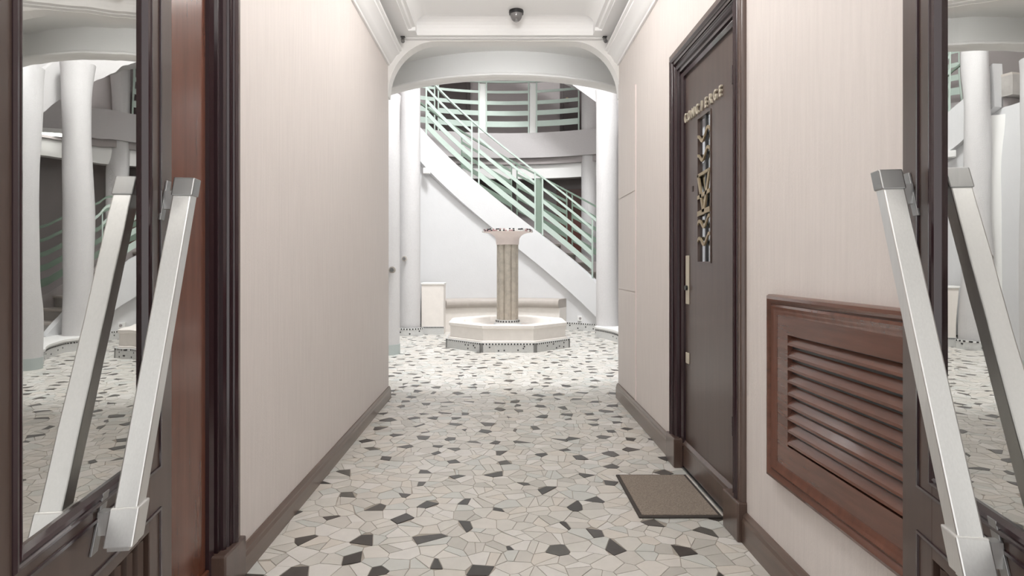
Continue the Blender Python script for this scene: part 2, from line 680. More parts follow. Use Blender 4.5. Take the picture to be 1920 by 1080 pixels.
def casing(name, xw, sgn, y0, y1, h, parent):
    """stepped and beaded frame round an opening; sgn = direction the wall face looks"""
    bands = [
        ('bead', M_PURP, [(-0.012, -0.030), (-0.012, -0.012), (0.006, -0.004), (0.024, -0.012), (0.024, -0.03)]),
        ('step', M_PURP, [(0.020, -0.03), (0.020, 0.002), (0.045, 0.002), (0.045, -0.03)]),
        ('bead', M_PURP, [(0.043, -0.02), (0.043, 0.010), (0.052, 0.017), (0.061, 0.010), (0.066, 0.012), (0.070, 0.02), (0.078, 0.012), (0.080, -0.02)]),
        ('step', M_PURP, [(0.078, 0.0), (0.078, 0.020), (0.098, 0.020), (0.098, 0.0)]),
        ('bead', M_PURP, [(0.096, 0.0), (0.096, 0.022), (0.101, 0.030), (0.110, 0.035), (0.119, 0.030), (0.124, 0.022), (0.124, 0.0)]),
        ('outer_band', M_WOOD, [(0.122, 0.0), (0.122, 0.024), (0.150, 0.024), (0.158, 0.014), (0.160, 0.0)]),
    ]
    for nm, mt, pr in bands:
        m = MB()
        rings = []
        for k in range(4):
            r = []
            for d, p in pr:
                yy = (y0 - d) if k < 2 else (y1 + d)
                zz = 0.0 if k in (0, 3) else h + d
                r.append((xw + sgn * p, yy, zz))
            rings.append(r)
        m.loft(rings, True, True)
        m.build(nm, mt, parent, smooth=True)
    for ya, yb in ((y0 - 0.166, y0 + 0.004), (y1 - 0.004, y1 + 0.166)):
        m = MB()
        xs = sorted((xw - sgn * 0.03, xw + sgn * 0.040))
        m.box(xs[0], xs[1], ya, yb, 0, 0.165)
        m.build('plinth_block', M_WOOD, parent, bevel=0.006)


# concierge door on the right
XD = XR + 0.025                       # face of the leaf
d1 = thing('door_1', (XR, (RD0 + RD1) / 2, 0), 'dark wooden door with brass CONCIERGE lettering and a narrow grilled window', 'door', kind='structure')
casing('casing', XR, -1, RD0, RD1, DH, d1)
SY0, SY1, SZ0, SZ1 = 3.045, 3.235, 1.165, 1.915      # narrow window
mm = MB()
mm.box(XD, XD + 0.045, RD0, SY0, 0.012, DH)
mm.box(XD, XD + 0.045, SY1, RD1, 0.012, DH)
mm.box(XD, XD + 0.045, SY0, SY1, 0.012, SZ0)
mm.box(XD, XD + 0.045, SY0, SY1, SZ1, DH)
leaf = mm.build('leaf', M_LEAF, d1)
mm = MB()
mm.box(XD - 0.014, XD, RD0 + 0.002, RD1 - 0.002, 0.014, 0.125)
mm.build('kick_board', M_WOOD, leaf, bevel=0.004)
mm = MB()
mm.loft([[(XD, y, 0.125), (XD - 0.016, y, 0.128), (XD - 0.016, y, 0.142), (XD - 0.004, y, 0.158), (XD, y, 0.158)] for y in (RD0 + 0.002, RD1 - 0.002)])
mm.build('weather_bar', M_WOOD, leaf)
MB().box(XD - 0.02, XD + 0.1, RD0, RD1, -0.002, 0.008).build('threshold', M_STEEL, d1)
# window: rim, pane, mullion, brass grille
rim = MB()
for (a, b, c, e) in ((SY0 - .008, SY0, SZ0 - .008, SZ1 + .008), (SY1, SY1 + .008, SZ0 - .008, SZ1 + .008), (SY0, SY1, SZ0 - .008, SZ0), (SY0, SY1, SZ1, SZ1 + .008)):
    rim.box(XD - 0.004, XD, a, b, c, e)
win = rim.build('slit_window', M_LEAF, d1)
MB().box(XD + 0.009, XD + 0.012, SY0, SY1, SZ0, SZ1).build('pane', M_SLITG, win)
MB().box(XD + 0.002, XD + 0.009, 3.122, 3.140, SZ0, SZ1).build('mullion', M_BLACK, win)
MB().box(XD + 0.05, XD + 0.055, RD0 + .05, RD1 - .05, 1.0, 2.1).build('curtain', mat('grey_net_curtain', (214, 218, 220), 0.8, var=0.15, vscale=6, stretch=(1, 10, 0.4)), win)


def wave(zc, phase):
    pts = []
    for i in range(15):
        t = i / 14
        y = SY1 - t * (SY1 - SY0)
        z = zc + 0.022 * math.sin(2 * PI * (t * 1.25 + phase)) + 0.025 * t
        pts.append((y, z))
    m = MB()
    m.loft([[(XD - .006, y, z - .008), (XD + .002, y, z - .008), (XD + .002, y, z + .008), (XD - .006, y, z + .008)] for y, z in pts])
    return m.build('wave_bar', M_BRASS, win, smooth=True)


for zc, ph in ((1.80, 0.25), (1.70, 0.25), (1.352, 0.1), (1.262, 0.1)):
    wave(zc, ph)


def flat(pts, name):
    m = MB()
    b = [(XD - .007, y, z) for y, z in pts] + [(XD + .002, y, z) for y, z in pts]
    n = len(pts)
    m.v += b
    m.face(list(range(n)))
    m.face([n + i for i in reversed(range(n))])
    for i in range(n):
        m.face([i, (i + 1) % n, n + (i + 1) % n, n + i])
    return m.build(name, M_BRASS, win)


ym = (SY0 + SY1) / 2
for (a, b, w) in (((SY1, 1.615), (SY0, 1.625), .016), ((SY1, 1.50), (SY0, 1.52), .02), ((SY1, 1.415), (SY0, 1.428), .026),
                  ((SY1 - .005, 1.62), (ym + .005, 1.42), .022), ((SY0 + .01, 1.62), (ym - .0, 1.42), .022)):
    v = Vector((b[0] - a[0], b[1] - a[1])).normalized()
    nn = Vector((-v.y, v.x)) * w / 2
    flat([(a[0] - nn.x, a[1] - nn.y), (b[0] - nn.x, b[1] - nn.y), (b[0] + nn.x, b[1] + nn.y), (a[0] + nn.x, a[1] + nn.y)], 'grille_bar')


# raised letters: C O N C I E R G E, each one its own piece
def letters(word, ya, yb, z0, h):
    n = len(word)
    dg = bpy.context.evaluated_depsgraph_get()
    step = (yb - ya) / (n - 1)
    for i, ch in enumerate(word):
        cu = bpy.data.curves.new('letter', 'FONT')
        cu.body = ch
        cu.size = h / 0.70
        cu.extrude = 0.005
        cu.offset = 0.0016
        cu.align_x = 'CENTER'
        to = bpy.data.objects.new('letter_curve', cu)
        COL.objects.link(to)
        bpy.context.view_layer.update()
        me = bpy.data.meshes.new_from_object(to.evaluated_get(bpy.context.evaluated_depsgraph_get()))
        bpy.data.objects.remove(to)
        y = ya + step * i
        off = chain_loc(d1)
        for v in me.vertices:
            # text x runs towards the camera (-y), text y up, depth along -x
            v.co = Vector((XD - 0.005 - v.co.z, y - v.co.x * 0.80, z0 + v.co.y)) - off
        me.materials.clear()
        me.materials.append(M_LET)
        o = bpy.data.objects.new('letter', me)
        COL.objects.link(o)
        o.parent = leaf


letters('CONCIERGE', 3.435, 2.895, 1.945, 0.05)
# lock plates and keyhole
pl = MB().box(XD - 0.006, XD, 3.385, 3.44, 0.93, 1.20).build('lock_plate', M_LET, d1, bevel=0.002)
MB().lathe([(0.0, 0), (0.013, 0), (0.013, 0.012), (0.0, 0.012)], 0, 0, 16)
ky = MB()
ky.tube([(XD - 0.006, 3.41, 1.02), (XD - 0.018, 3.41, 1.02)], 0.014, 14)
ky.build('keyhole', M_BLACK, pl)
MB().box(XD - 0.006, XD, 3.385, 3.44, 0.60, 0.66).build('lock_plate', M_LET, d1, bevel=0.002)
MB().box(XD - 0.003, XD, 3.315, 3.335, 1.545, 1.575).build('scratch', mat('dark_scratch', (52, 42, 38), 0.6), d1)
for z in (0.42, 1.92):
    MB().tube([(XR - 0.026, RD0 - 0.085, z), (XR - 0.026, RD0 - 0.085, z + 0.08)], 0.008, 10).build('hinge', M_PURP, d1, smooth=True)

# plain wooden door on the left wall
d2 = thing('door_2', (XL, (LD0 + LD1) / 2, 0), 'plain reddish wooden door half hidden behind the open glazed door', 'door', kind='structure')
casing('casing', XL, 1, LD0, LD1, DH, d2)
lf = MB().box(XL - 0.07, XL - 0.025, LD0, LD1, 0.012, DH).build('leaf', M_RED, d2)
MB().box(XL - 0.025, XL - 0.012, LD0 + .004, LD1 - .004, 0.014, 0.125).build('kick_board', M_RED, lf, bevel=0.004)

# ---------------------------------------------------------------- glazed double door, leaves swung inwards


def glazed_leaf(name, Fx, Fy, ang, sgn, label):
    a = rad(ang)
    d = Vector((sgn * math.sin(a), -math.cos(a), 0))       # from the free edge towards the hinge
    nrm = Vector((sgn * math.cos(a), math.sin(a), 0))      # towards the passage
    F = Vector((Fx, Fy, 0))
    root = thing(name, (Fx, Fy, 0), label, 'door', kind='structure')

    def P(s, t, h):
        return F + d * s + nrm * t + Vector((0, 0, h))

    def bx(m, s0, s1, t0, t1, h0, h1):
        m.hexa([P(s0, t0, h0), P(s1, t0, h0), P(s1, t1, h0), P(s0, t1, h0),
                P(s0, t0, h1), P(s1, t0, h1), P(s1, t1, h1), P(s0, t1, h1)])
        return m
    W, TOP, TH = 0.80, 2.72, 0.05
    G0, G1, GB, GT = 0.158, 0.622, 0.712, 2.56
    bx(MB(), 0, 0.14, -TH, 0, 0.012, TOP).build('stile', M_LEAF, root, bevel=0.002)
    bx(MB(), 0.64, W, -TH, 0, 0.012, TOP).build('stile', M_LEAF, root, bevel=0.002)
    bx(MB(), 0.14, 0.66, -TH, 0, 0.535, 0.70).build('rail', M_LEAF, root)
    bx(MB(), 0.14, 0.66, -TH, 0, GT + 0.045, TOP).build('rail', M_LEAF, root)
    bx(MB(), 0.14, 0.66, -TH, 0, 0.012, 0.16).build('rail', M_LEAF, root)
    # thin raised line round the glazing field
    s0, s1, h0, h1 = 0.079, 0.721, 0.665, 2.59
    pr = [(-.004, -.001), (-.003, .004), (.003, .004), (.004, -.001)]
    m = MB()
    rr = []
    for (cs, ch, ds, dh) in ((s0, h0, -1, -1), (s0, h1, -1, 1), (s1, h1, 1, 1), (s1, h0, 1, -1), (s0, h0, -1, -1)):
        rr.append([P(cs + ds * o, t, ch + dh * o) for o, t in pr])
    m.loft(rr, True, False)
    m.build('raised_line', M_PURP, root, smooth=True)
    # second line lower down
    s0, s1, h0, h1 = 0.079, 0.721, 0.10, 0.565
    m = MB()
    rr = []
    for (cs, ch, ds, dh) in ((s0, h0, -1, -1), (s0, h1, -1, 1), (s1, h1, 1, 1), (s1, h0, 1, -1), (s0, h0, -1, -1)):
        rr.append([P(cs + ds * o, t, ch + dh * o) for o, t in pr])
    m.loft(rr, True, False)
    m.build('raised_line', M_PURP, root, smooth=True)
    # glazing bead, stepped and rounded
    pr = [(0.026, -.012), (0.026, .002), (0.022, .006), (0.018, .006), (0.015, .002), (0.010, .005), (0.004, .003), (0.0, -.010), (0.0, -.012)]
    m = MB()
    rr = []
    for (cs, ch, ds, dh) in ((G0, GB, -1, -1), (G0, GT, -1, 1), (G1, GT, 1, 1), (G1, GB, 1, -1), (G0, GB, -1, -1)):
        rr.append([P(cs + ds * o, t, ch + dh * o) for o, t in pr])
    m.loft(rr, True, False)
    m.build('glazing_bead', M_PURP, root)
    bx(MB(), G0 - .01, G1 + .01, -.014, -.010, GB - .01, GT + .01).build('glass_pane', M_GLASS, root)
    # reeded lower panel
    bx(MB(), 0.13, 0.67, -.040, -.020, 0.15, 0.54).build('panel', M_LEAF, root)
    for i in range(9):
        s = 0.175 + i * 0.0563
        m = MB()
        m.loft([[P(s - .018, -.02, h), P(s - .014, -.006, h), P(s, 0.0, h), P(s + .014, -.006, h), P(s + .018, -.02, h)] for h in (0.165, 0.53)], True, True)
        m.build('reed', M_LEAF, root, smooth=True)
    # push bar: square tube with end caps and screw plates
    ta, tb = 0.034, 0.076
    A = (0.058, 1.352)
    B = (0.405, 0.636)

    def barbox(f0, f1, w, g):
        pa = (A[0] + (B[0] - A[0]) * f0, A[1] + (B[1] - A[1]) * f0)
        pb = (A[0] + (B[0] - A[0]) * f1, A[1] + (B[1] - A[1]) * f1)
        m = MB()
        c = []
        for (s, h) in (pa, pb):
            c += [P(s - w / 2, ta - g, h), P(s + w / 2, ta - g, h), P(s + w / 2, tb + g, h), P(s - w / 2, tb + g, h)]
        m.hexa(c)
        return m
    bar = barbox(0.0, 1.0, 0.044, 0.0).build('push_bar', M_ALU, root, bevel=0.003)
    barbox(-0.012, 0.052, 0.050, 0.003).build('end_cap', M_STEEL, bar, bevel=0.003)
    barbox(0.925, 1.012, 0.054, 0.005).build('end_cap', M_ALU, bar, bevel=0.003)
    bx(MB(), B[0] - 0.018, B[0] + 0.022, ta, tb - .004, B[1] - 0.018, B[1]).build('end_stop', M_ALU, bar)
    for (s, h) in ((A[0] - .006, A[1] - 0.045), (B[0] - .022, B[1] + 0.022)):
        k = (B[0] - A[0]) / (A[1] - B[1])
        m = MB()
        c = []
        for dh in (-.05, .05):
            s_ = s - dh * k
            c += [P(s_ - .012, 0.0, h + dh), P(s_ + .014, 0.0, h + dh), P(s_ + .014, .005, h + dh), P(s_ - .012, .005, h + dh)]
        m.hexa(c)
        pl_ = m.build('screw_plate', M_STEEL, bar, bevel=0.001)
        bx(MB(), s - .010, s + .012, .004, ta + .004, h - .022, h + .022).build('spacer', M_ALU, bar)
    return root


glazed_leaf('door_3', -0.830, 1.55, 9.3, 1, 'open glazed wooden door leaf with slanted push bar beside the reddish wooden door')
glazed_leaf('door_4', 0.931, 1.42, 11.5, -1, 'open glazed wooden door leaf with slanted push bar beside the louvred panel')

# ---------------------------------------------------------------- louvred grille on the right wall
LV0, LV1, LZ0, LZ1 = 1.34, 2.285, 0.368, 1.040
lv = thing('louvred_panel', (XR, (LV0 + LV1) / 2, LZ0), 'reddish wooden louvred vent panel with moulded frame set in the beige wall', 'vent')


def rect_sweep(pr, y0, y1, z0, z1, xw, sgn, name, mt, parent):
    m = MB()
    rr = []
    for (cy_, cz_, dy, dz) in ((y0, z0, -1, -1), (y0, z1, -1, 1), (y1, z1, 1, 1), (y1, z0, 1, -1), (y0, z0, -1, -1)):
        rr.append([(xw + sgn * p, cy_ - dy * o, cz_ - dz * o) for o, p in pr])
    m.loft(rr, True, False)
    return m.build(name, mt, parent, smooth=True)


fr_ = rect_sweep([(0, 0), (0, .02), (.006, .031), (.016, .034), (.024, .030), (.028, .024), (.034, .022), (.034, 0)], LV0, LV1, LZ0, LZ1, XR, -1, 'outer_moulding', M_LOUV, lv)
rect_sweep([(.034, 0), (.034, .026), (.042, .030), (.050, .026), (.056, .025), (.064, .022), (.072, .021), (.072, 0)], LV0, LV1, LZ0, LZ1, XR, -1, 'inner_moulding', M_RED, lv)
SA0, SA1, SB0, SB1 = LV0 + 0.14, 2.135, 0.517, 0.905
for nm, (a, b, c, e) in (('stile', (LV0 + .07, SA0, LZ0 + .07, LZ1 - .07)), ('stile', (SA1, LV1 - .07, LZ0 + .07, LZ1 - .07)),
                         ('rail', (SA0, SA1, LZ0 + .07, SB0)), ('rail', (SA0, SA1, SB1, LZ1 - .07))):
    MB().box(XR - .020, XR, a, b, c, e).build(nm, M_LOUV, lv)
MB().box(XR - .003, XR - .001, SA0, SA1, SB0, SB1).build('backing', M_BLACK, lv)
NS = 9
pitch = (SB1 - SB0) / NS
for i in range(NS):
    zc = SB0 + (i + 0.45) * pitch
    m = MB()
    c = [(XR - .003, zc + .018), (XR - .019, zc - .004), (XR - .0205, zc - .012), (XR - .017, zc - .014), (XR - .003, zc + .006)]
    m.loft([[(x, y, z) for x, z in c] for y in (SA0 - .002, SA1 + .002)])
    m.build('slat', M_LOUV, lv)

# ---------------------------------------------------------------- doormat
m = MB().box(0.628, 1.008, 2.775, 3.335, 0.0008, 0.009)
dm = tag(m.build('doormat', M_MATE, loc=(0.815, 3.055, 0.0008), bevel=0.003), 'grey brown carpet doormat with dark rubber edge before the concierge door', 'doormat')
MB().box(0.645, 0.991, 2.792, 3.318, 0.008, 0.0125).build('pile', M_MAT, dm)

# ---------------------------------------------------------------- fountain
FX, FY = 0.105, 8.865
fo = thing('fountain', (FX, FY, 0), 'white octagonal stone fountain with a fluted pillar and flared mosaic bowl', 'fountain')


def octo(af, z):
    r = af / 2 / math.cos(PI / 8)
    return [(FX + r * math.cos(PI / 8 + i * PI / 4), FY + r * math.sin(PI / 8 + i * PI / 4), z) for i in range(8)]


m = MB().loft([octo(1.72, 0.0), octo(1.72, 0.125)])
ft = m.build('mosaic_plinth', M_MOS, fo)
dots, wh, cor = MB(), MB(), MB()
R2 = random.Random(3)
af = 1.72
r = af / 2 / math.cos(PI / 8)


def face_box(m, i, u0, u1, z0, z1, t0, t1):
    p, q = Vector(octo(af, 0)[i]), Vector(octo(af, 0)[(i + 1) % 8])
    e = (q - p)
    L = e.length
    e.normalize()
    nr = Vector((e.y, -e.x, 0))
    c = []
    for z in (z0, z1):
        c += [p + e * u0 + nr * t0 + Vector((0, 0, z)), p + e * u1 + nr * t0 + Vector((0, 0, z)),
              p + e * u1 + nr * t1 + Vector((0, 0, z)), p + e * u0 + nr * t1 + Vector((0, 0, z))]
    m.hexa(c)


SIDE = (Vector(octo(af, 0)[0]) - Vector(octo(af, 0)[1])).length
for i in range(8):
    for k in range(17):
        u = 0.03 + k * (SIDE - 0.06) / 16
        face_box(dots, i, u - .009, u + .009, .100, .119, -.002, .003)
        if k < 16:
            face_box(wh, i, u + .011, u + .027, .100, .119, -.002, .002)
    for k in range(6):
        u, z = R2.uniform(.06, SIDE - .06), R2.uniform(.02, .08)
        face_box(dots, i, u - .009, u + .009, z - .009, z + .009, -.002, .003)
    face_box(cor, i, 0.0, 0.028, 0.0, 0.122, -.002, .002)
    face_box(cor, i, SIDE - 0.028, SIDE, 0.0, 0.122, -.002, .002)
tag(dots.build('black_tesserae', M_MOSB, ft), kind='stuff')
tag(wh.build('white_tesserae', M_MOSW, ft), kind='stuff')
tag(cor.build('corner_strips', mat('dark_grey_mosaic', (128, 128, 126), 0.5, var=.2, vscale=80), ft), kind='stuff')
m = MB().loft([octo(1.66, 0.12), octo(1.66, 0.142), octo(1.60, 0.150), octo(1.60, 0.300), octo(1.64, 0.310), octo(1.64, 0.345),
               octo(1.60, 0.352), octo(1.32, 0.352), octo(1.27, 0.34), octo(1.20, 0.27), octo(0.9, 0.255)], True, True)
m.build('basin', M_CREAM, fo)
m = MB().lathe([(0.0, 0.250), (0.56, 0.250), (0.56, 0.2565), (0.0, 0.259)], FX, FY, 40)
m.build('basin_floor', M_BASIN, fo, smooth=True)
m = MB().lathe([(0.0, 0.255), (0.34, 0.257), (0.30, 0.2625), (0.0, 0.264)], FX, FY, 32)
m.build('stain_ring', M_RUST, fo, smooth=True)
# lobed pillar


def lobed(r0, z, n=64, lobes=8):
    out = []
    for i in range(n):
        a = 2 * PI * i / n
        rr = r0 * (0.80 + 0.20 * abs(math.cos(lobes / 2 * (a + PI / 2))) ** 0.55)
        out.append((FX + rr * math.cos(a), FY + rr * math.sin(a), z))
    return out


m = MB().loft([lobed(0.155, 0.25, 160), lobed(0.155, 1.445, 160)])
m.build('pillar', M_STONE, fo, smooth=True)
m = MB().lathe([(0.0, .25), (0.20, .25), (0.20, .30), (0.175, .315), (0.165, .36), (0.0, .36)], FX, FY, 32)
pb = m.build('pillar_base', M_MOS, fo, smooth=True)
dots = MB()
for i in range(26):
    a = 2 * PI * i / 26
    for (rr, z, s) in ((0.168, .338, .009),):
        c = Vector((FX + rr * math.cos(a), FY + rr * math.sin(a), z))
        t = Vector((-math.sin(a), math.cos(a), 0)) * s
        o = Vector((math.cos(a), math.sin(a), 0)) * .006
        u = Vector((0, 0, .011))
        dots.hexa([c - t - o - u, c + t - o - u, c + t + o - u, c - t + o - u, c - t - o + u, c + t - o + u, c + t + o + u, c - t + o + u])
tag(dots.build('black_tesserae', M_MOSB, pb), kind='stuff')
prof = [(0.0, 1.435), (0.162, 1.435), (0.166, 1.47), (0.168, 1.50)]
for i in range(1, 9):
    a = rad(90 * i / 8)
    prof.append((0.168 + 0.185 * (1 - math.cos(a)), 1.50 + 0.115 * math.sin(a)))
prof += [(0.362, 1.622), (0.362, 1.632), (0.34, 1.648), (0.20, 1.62), (0.0, 1.60)]
m = MB().lathe(prof, FX, FY, 48)
cap = m.build('bowl', M_PINK, fo, smooth=True)
md = [MB(), MB(), MB()]
for i in range(84):
    a = 2 * PI * i / 84
    for zz, rr in ((1.625, .362), (1.645, .352)):
        q = R2.choices([0, 1, 2], [3, 5, 3])[0]
        c = Vector((FX + rr * math.cos(a), FY + rr * math.sin(a), zz + R2.uniform(-.002, .004)))
        t = Vector((-math.sin(a), math.cos(a), 0)) * .0115
        o = Vector((math.cos(a), math.sin(a), 0)) * .006
        u = Vector((0, 0, .0085))
        md[q].hexa([c - t - o - u, c + t - o - u, c + t + o - u, c - t + o - u, c - t - o + u, c + t - o + u, c + t + o + u, c - t + o + u])
for nm, b, mt in zip(('black_tesserae', 'white_tesserae', 'rose_tesserae'), md, (M_MOSB, M_MOSW, M_MOSP)):
    tag(b.build(nm, mt, cap), kind='stuff')

# ---------------------------------------------------------------- columns


def column(x, y, r, z0, z1, label, base=0.0, flare=True, group=None, rb=None):
    t = thing('column', (x, y, z0), label, 'column', group)
    pr = [(0.0, z0), (r, z0), (r, z1 - 0.45)]
    if flare:
        pr += [(r, z1 - 0.30), (r * 1.03, z1 - 0.12), (r * 1.1, z1)]
    else:
        pr += [(r, z1)]
    pr.append((0.0, z1))
    MB().lathe(pr, x, y, 40).build('shaft', M_ROUGH, t, smooth=True)
    if base:
        MB().lathe([(0.0, z0), (r + .006, z0), (r + .006, z0 + base), (0.0, z0 + base)], x, y, 40).build('base_band', M_TEAL, t, smooth=True)
    return t


cl = column(-1.485, 7.92, 0.185, 0, 3.33, 'round white column with grey-green foot band standing before the left hall', 0.13)
column(1.715, 7.92, 0.185, 0, 3.33, 'round white column with grey-green foot band standing before the stair foot', 0.13)
column(-1.475, 10.05, 0.165, 0, 6.2, 'slim grainy white column beside the low white pedestal', 0)
column(1.72, 9.85, 0.178, 0.172, 3.95, 'grainy white column standing on the first stair platform')
column(1.765, 12.18, 0.155, 0, 7.9, 'tall pale column behind the stair, rising past the gallery', 0, False)

# ---------------------------------------------------------------- lower round wall, skirting, bench, pedestal
S0 = 0.85 - 46 * 0.03036


def h_top(deg):
    return S0 + 0.03036 * deg


wl = MB()
rings = []
for i in range(61):
    a = 40 + (176 - 40) * i / 60
    zt = max(0.12, min(3.3, h_top(a) - 0.575))
    rings.append([polar(R_IN + 0.06, a, 0), polar(R_IN + 0.16, a, 0), polar(R_IN + 0.16, a, zt), polar(R_IN + 0.06, a, zt)])
wl.loft(rings, True, True)
wall_round = struct(wl.build('wall_round', M_COURT, smooth=True))


def mosaic_skirting(name, pts, h, out):
    """pts: line on the floor (x, y); out = thickness towards the left of the line"""
    root = struct(MB().loft([[(x, y, 0), (x + ox * out, y + oy * out, 0), (x + ox * out, y + oy * out, h), (x, y, h)] for x, y, ox, oy in pts]).build(name, M_MOS))
    dots, wh = MB(), MB()
    acc, nxt, kk = 0.0, 0.03, 0
    for i in range(len(pts) - 1):
        a, b = Vector((pts[i][0], pts[i][1], 0)), Vector((pts[i + 1][0], pts[i + 1][1], 0))
        o = Vector((pts[i][2], pts[i][3], 0))
        e = (b - a)
        L = e.length
        e.normalize()
        while nxt < acc + L:
            c = a + e * (nxt - acc) + o * (out + .0015)

            def sq(m, c, z, s):
                m.hexa([c - e * s - o * .003 + Vector((0, 0, z - s)), c + e * s - o * .003 + Vector((0, 0, z - s)), c + e * s + o * .003 + Vector((0, 0, z - s)), c - e * s + o * .003 + Vector((0, 0, z - s)),
                        c - e * s - o * .003 + Vector((0, 0, z + s)), c + e * s - o * .003 + Vector((0, 0, z + s)), c + e * s + o * .003 + Vector((0, 0, z + s)), c - e * s + o * .003 + Vector((0, 0, z + s))])
            sq(dots if kk % 2 == 0 else wh, c, h - .018, .010)
            if kk % 7 == 3:
                sq(dots, c, R2.uniform(.03, h - .05), .010)
            kk += 1
            nxt += 0.022
        acc += L
    tag(dots.build('black_tesserae', M_MOSB, root), kind='stuff')
    tag(wh.build('white_tesserae', M_MOSW, root), kind='stuff')
    return root


pts = []
for a in range(46, 152, 2):
    x, y, _ = polar(R_IN + 0.06, a)
    pts.append((x, y, -math.cos(rad(a)), -math.sin(rad(a))))
mosaic_skirting('baseboard_round', pts, 0.135, 0.015)
# convex wall foot round the slim column
pts = []
for a in range(-150, -14, 6):
    x, y = -1.475 + 0.215 * math.cos(rad(a)), 10.05 + 0.215 * math.sin(rad(a))
    pts.append((x, y, math.cos(rad(a)), math.sin(rad(a))))
mosaic_skirting('baseboard_column', pts, 0.13, 0.015)
struct(MB().box(-2.6, -1.645, 10.10, 10.22, 0, 3.2).build('wall_hall_back', M_PLASTER))

# curved stone bench in the niche
bn = thing('bench', polar(R_IN - 0.1, 90, 0), 'curved stone bench with rounded grey edge along the round wall', 'bench')
A0, A1 = 62, 123
rings, rings2 = [], []
for i in range(31):
    a = A0 + (A1 - A0) * i / 30
    rings.append([polar(R_IN + 0.055, a, 0.0), polar(R_IN - 0.26, a, 0.0), polar(R_IN - 0.26, a, 0.40), polar(R_IN + 0.055, a, 0.40)])
    sec_ = [(0.055, 0.40), (-0.27, 0.40)] + [(-0.27 - 0.055 * math.sin(rad(30 * k)), 0.475 - 0.075 * math.cos(rad(30 * k))) for k in range(7)] + [(-0.20, 0.55), (0.055, 0.55)]
    rings2.append([polar(R_IN + p, a, z) for p, z in sec_])
MB().loft(rings).build('riser', M_CREAM, bn, smooth=True)
MB().loft(rings2).build('seat', M_BENCH, bn, smooth=True)

# low white pedestal ending the bench
pd = thing('pedestal', (-1.11, 10.3, 0), 'low white pedestal with thin cap at the end of the bench', 'pedestal')
MB().box(-1.295, -0.93, 10.08, 10.45, 0, 0.825).build('body', M_CREAM, pd, bevel=0.006)
MB().box(-1.305, -0.92, 10.065, 10.46, 0.82, 0.85).build('cap', M_PLASTER, pd, bevel=0.005)
pts = [(-1.31, 10.08, 0, -1), (-0.935, 10.08, 0, -1)]
pm = MB()
for k in range(16):
    pm.box(-1.30 + k * .0235, -1.286 + k * .0235, 10.062, 10.068, .11, .126)
msk = MB().box(-1.30, -0.925, 10.066, 10.10, 0, 0.13).build('foot_band', M_MOS, pd)
tag(pm.build('black_tesserae', M_MOSB, msk), kind='stuff')

# ---------------------------------------------------------------- staircase
st = thing('staircase', polar(R_IN, 90, 0), 'curved white staircase with grey treads rising round the fountain', 'staircase')


def helix_band(r0, r1, a0, a1, lo, hi, n, dz=0.0, zmin=None):
    rings = []
    for i in range(n + 1):
        a = a0 + (a1 - a0) * i / n
        z0, z1 = h_top(a) + lo + dz, h_top(a) + hi + dz
        if zmin is not None:
            z0, z1 = max(zmin, z0), max(zmin + 0.02, z1)
        rings.append([polar(r0, a, z0), polar(r1, a, z0), polar(r1, a, z1), polar(r0, a, z1)])
    return MB().loft(rings)


A_S, A_E = 24, 146
helix_band(R_IN - 0.04, R_IN + 0.07, A_S, A_E, -0.58, 0.0, 60, 0, 0.0).build('stringer', M_COURT, st, smooth=True)
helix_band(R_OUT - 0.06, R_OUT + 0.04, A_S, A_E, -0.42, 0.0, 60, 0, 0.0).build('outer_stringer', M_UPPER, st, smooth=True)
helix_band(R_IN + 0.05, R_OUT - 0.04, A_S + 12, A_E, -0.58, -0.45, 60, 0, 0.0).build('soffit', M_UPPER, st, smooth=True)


def th(k):
    return (0.17 * k + 0.08 - S0) / 0.03036


for k in range(2, 23):
    a0, a1 = th(k), th(k + 1)
    rings = []
    for i in range(4):
        a = a0 - 0.6 + (a1 - a0 + 0.8) * i / 3
        rings.append([polar(R_IN + 0.05, a, max(0, 0.17 * k - 0.30)), polar(R_OUT - 0.04, a, max(0, 0.17 * k - 0.30)), polar(R_OUT - 0.04, a, 0.17 * k - 0.03), polar(R_IN + 0.05, a, 0.17 * k - 0.03)])
    tr = MB().loft(rings).build('step', M_TREAD, st)
    rings = []
    for i in range(4):
        a = a0 - 1.2 + (a1 - a0 + 1.2) * i / 3
        rings.append([polar(R_IN + 0.05, a, 0.17 * k - 0.03), polar(R_OUT - 0.04, a, 0.17 * k - 0.03), polar(R_OUT - 0.04, a, 0.17 * k), polar(R_IN + 0.05, a, 0.17 * k)])
    MB().loft(rings).build('tread', M_BENCH, tr)
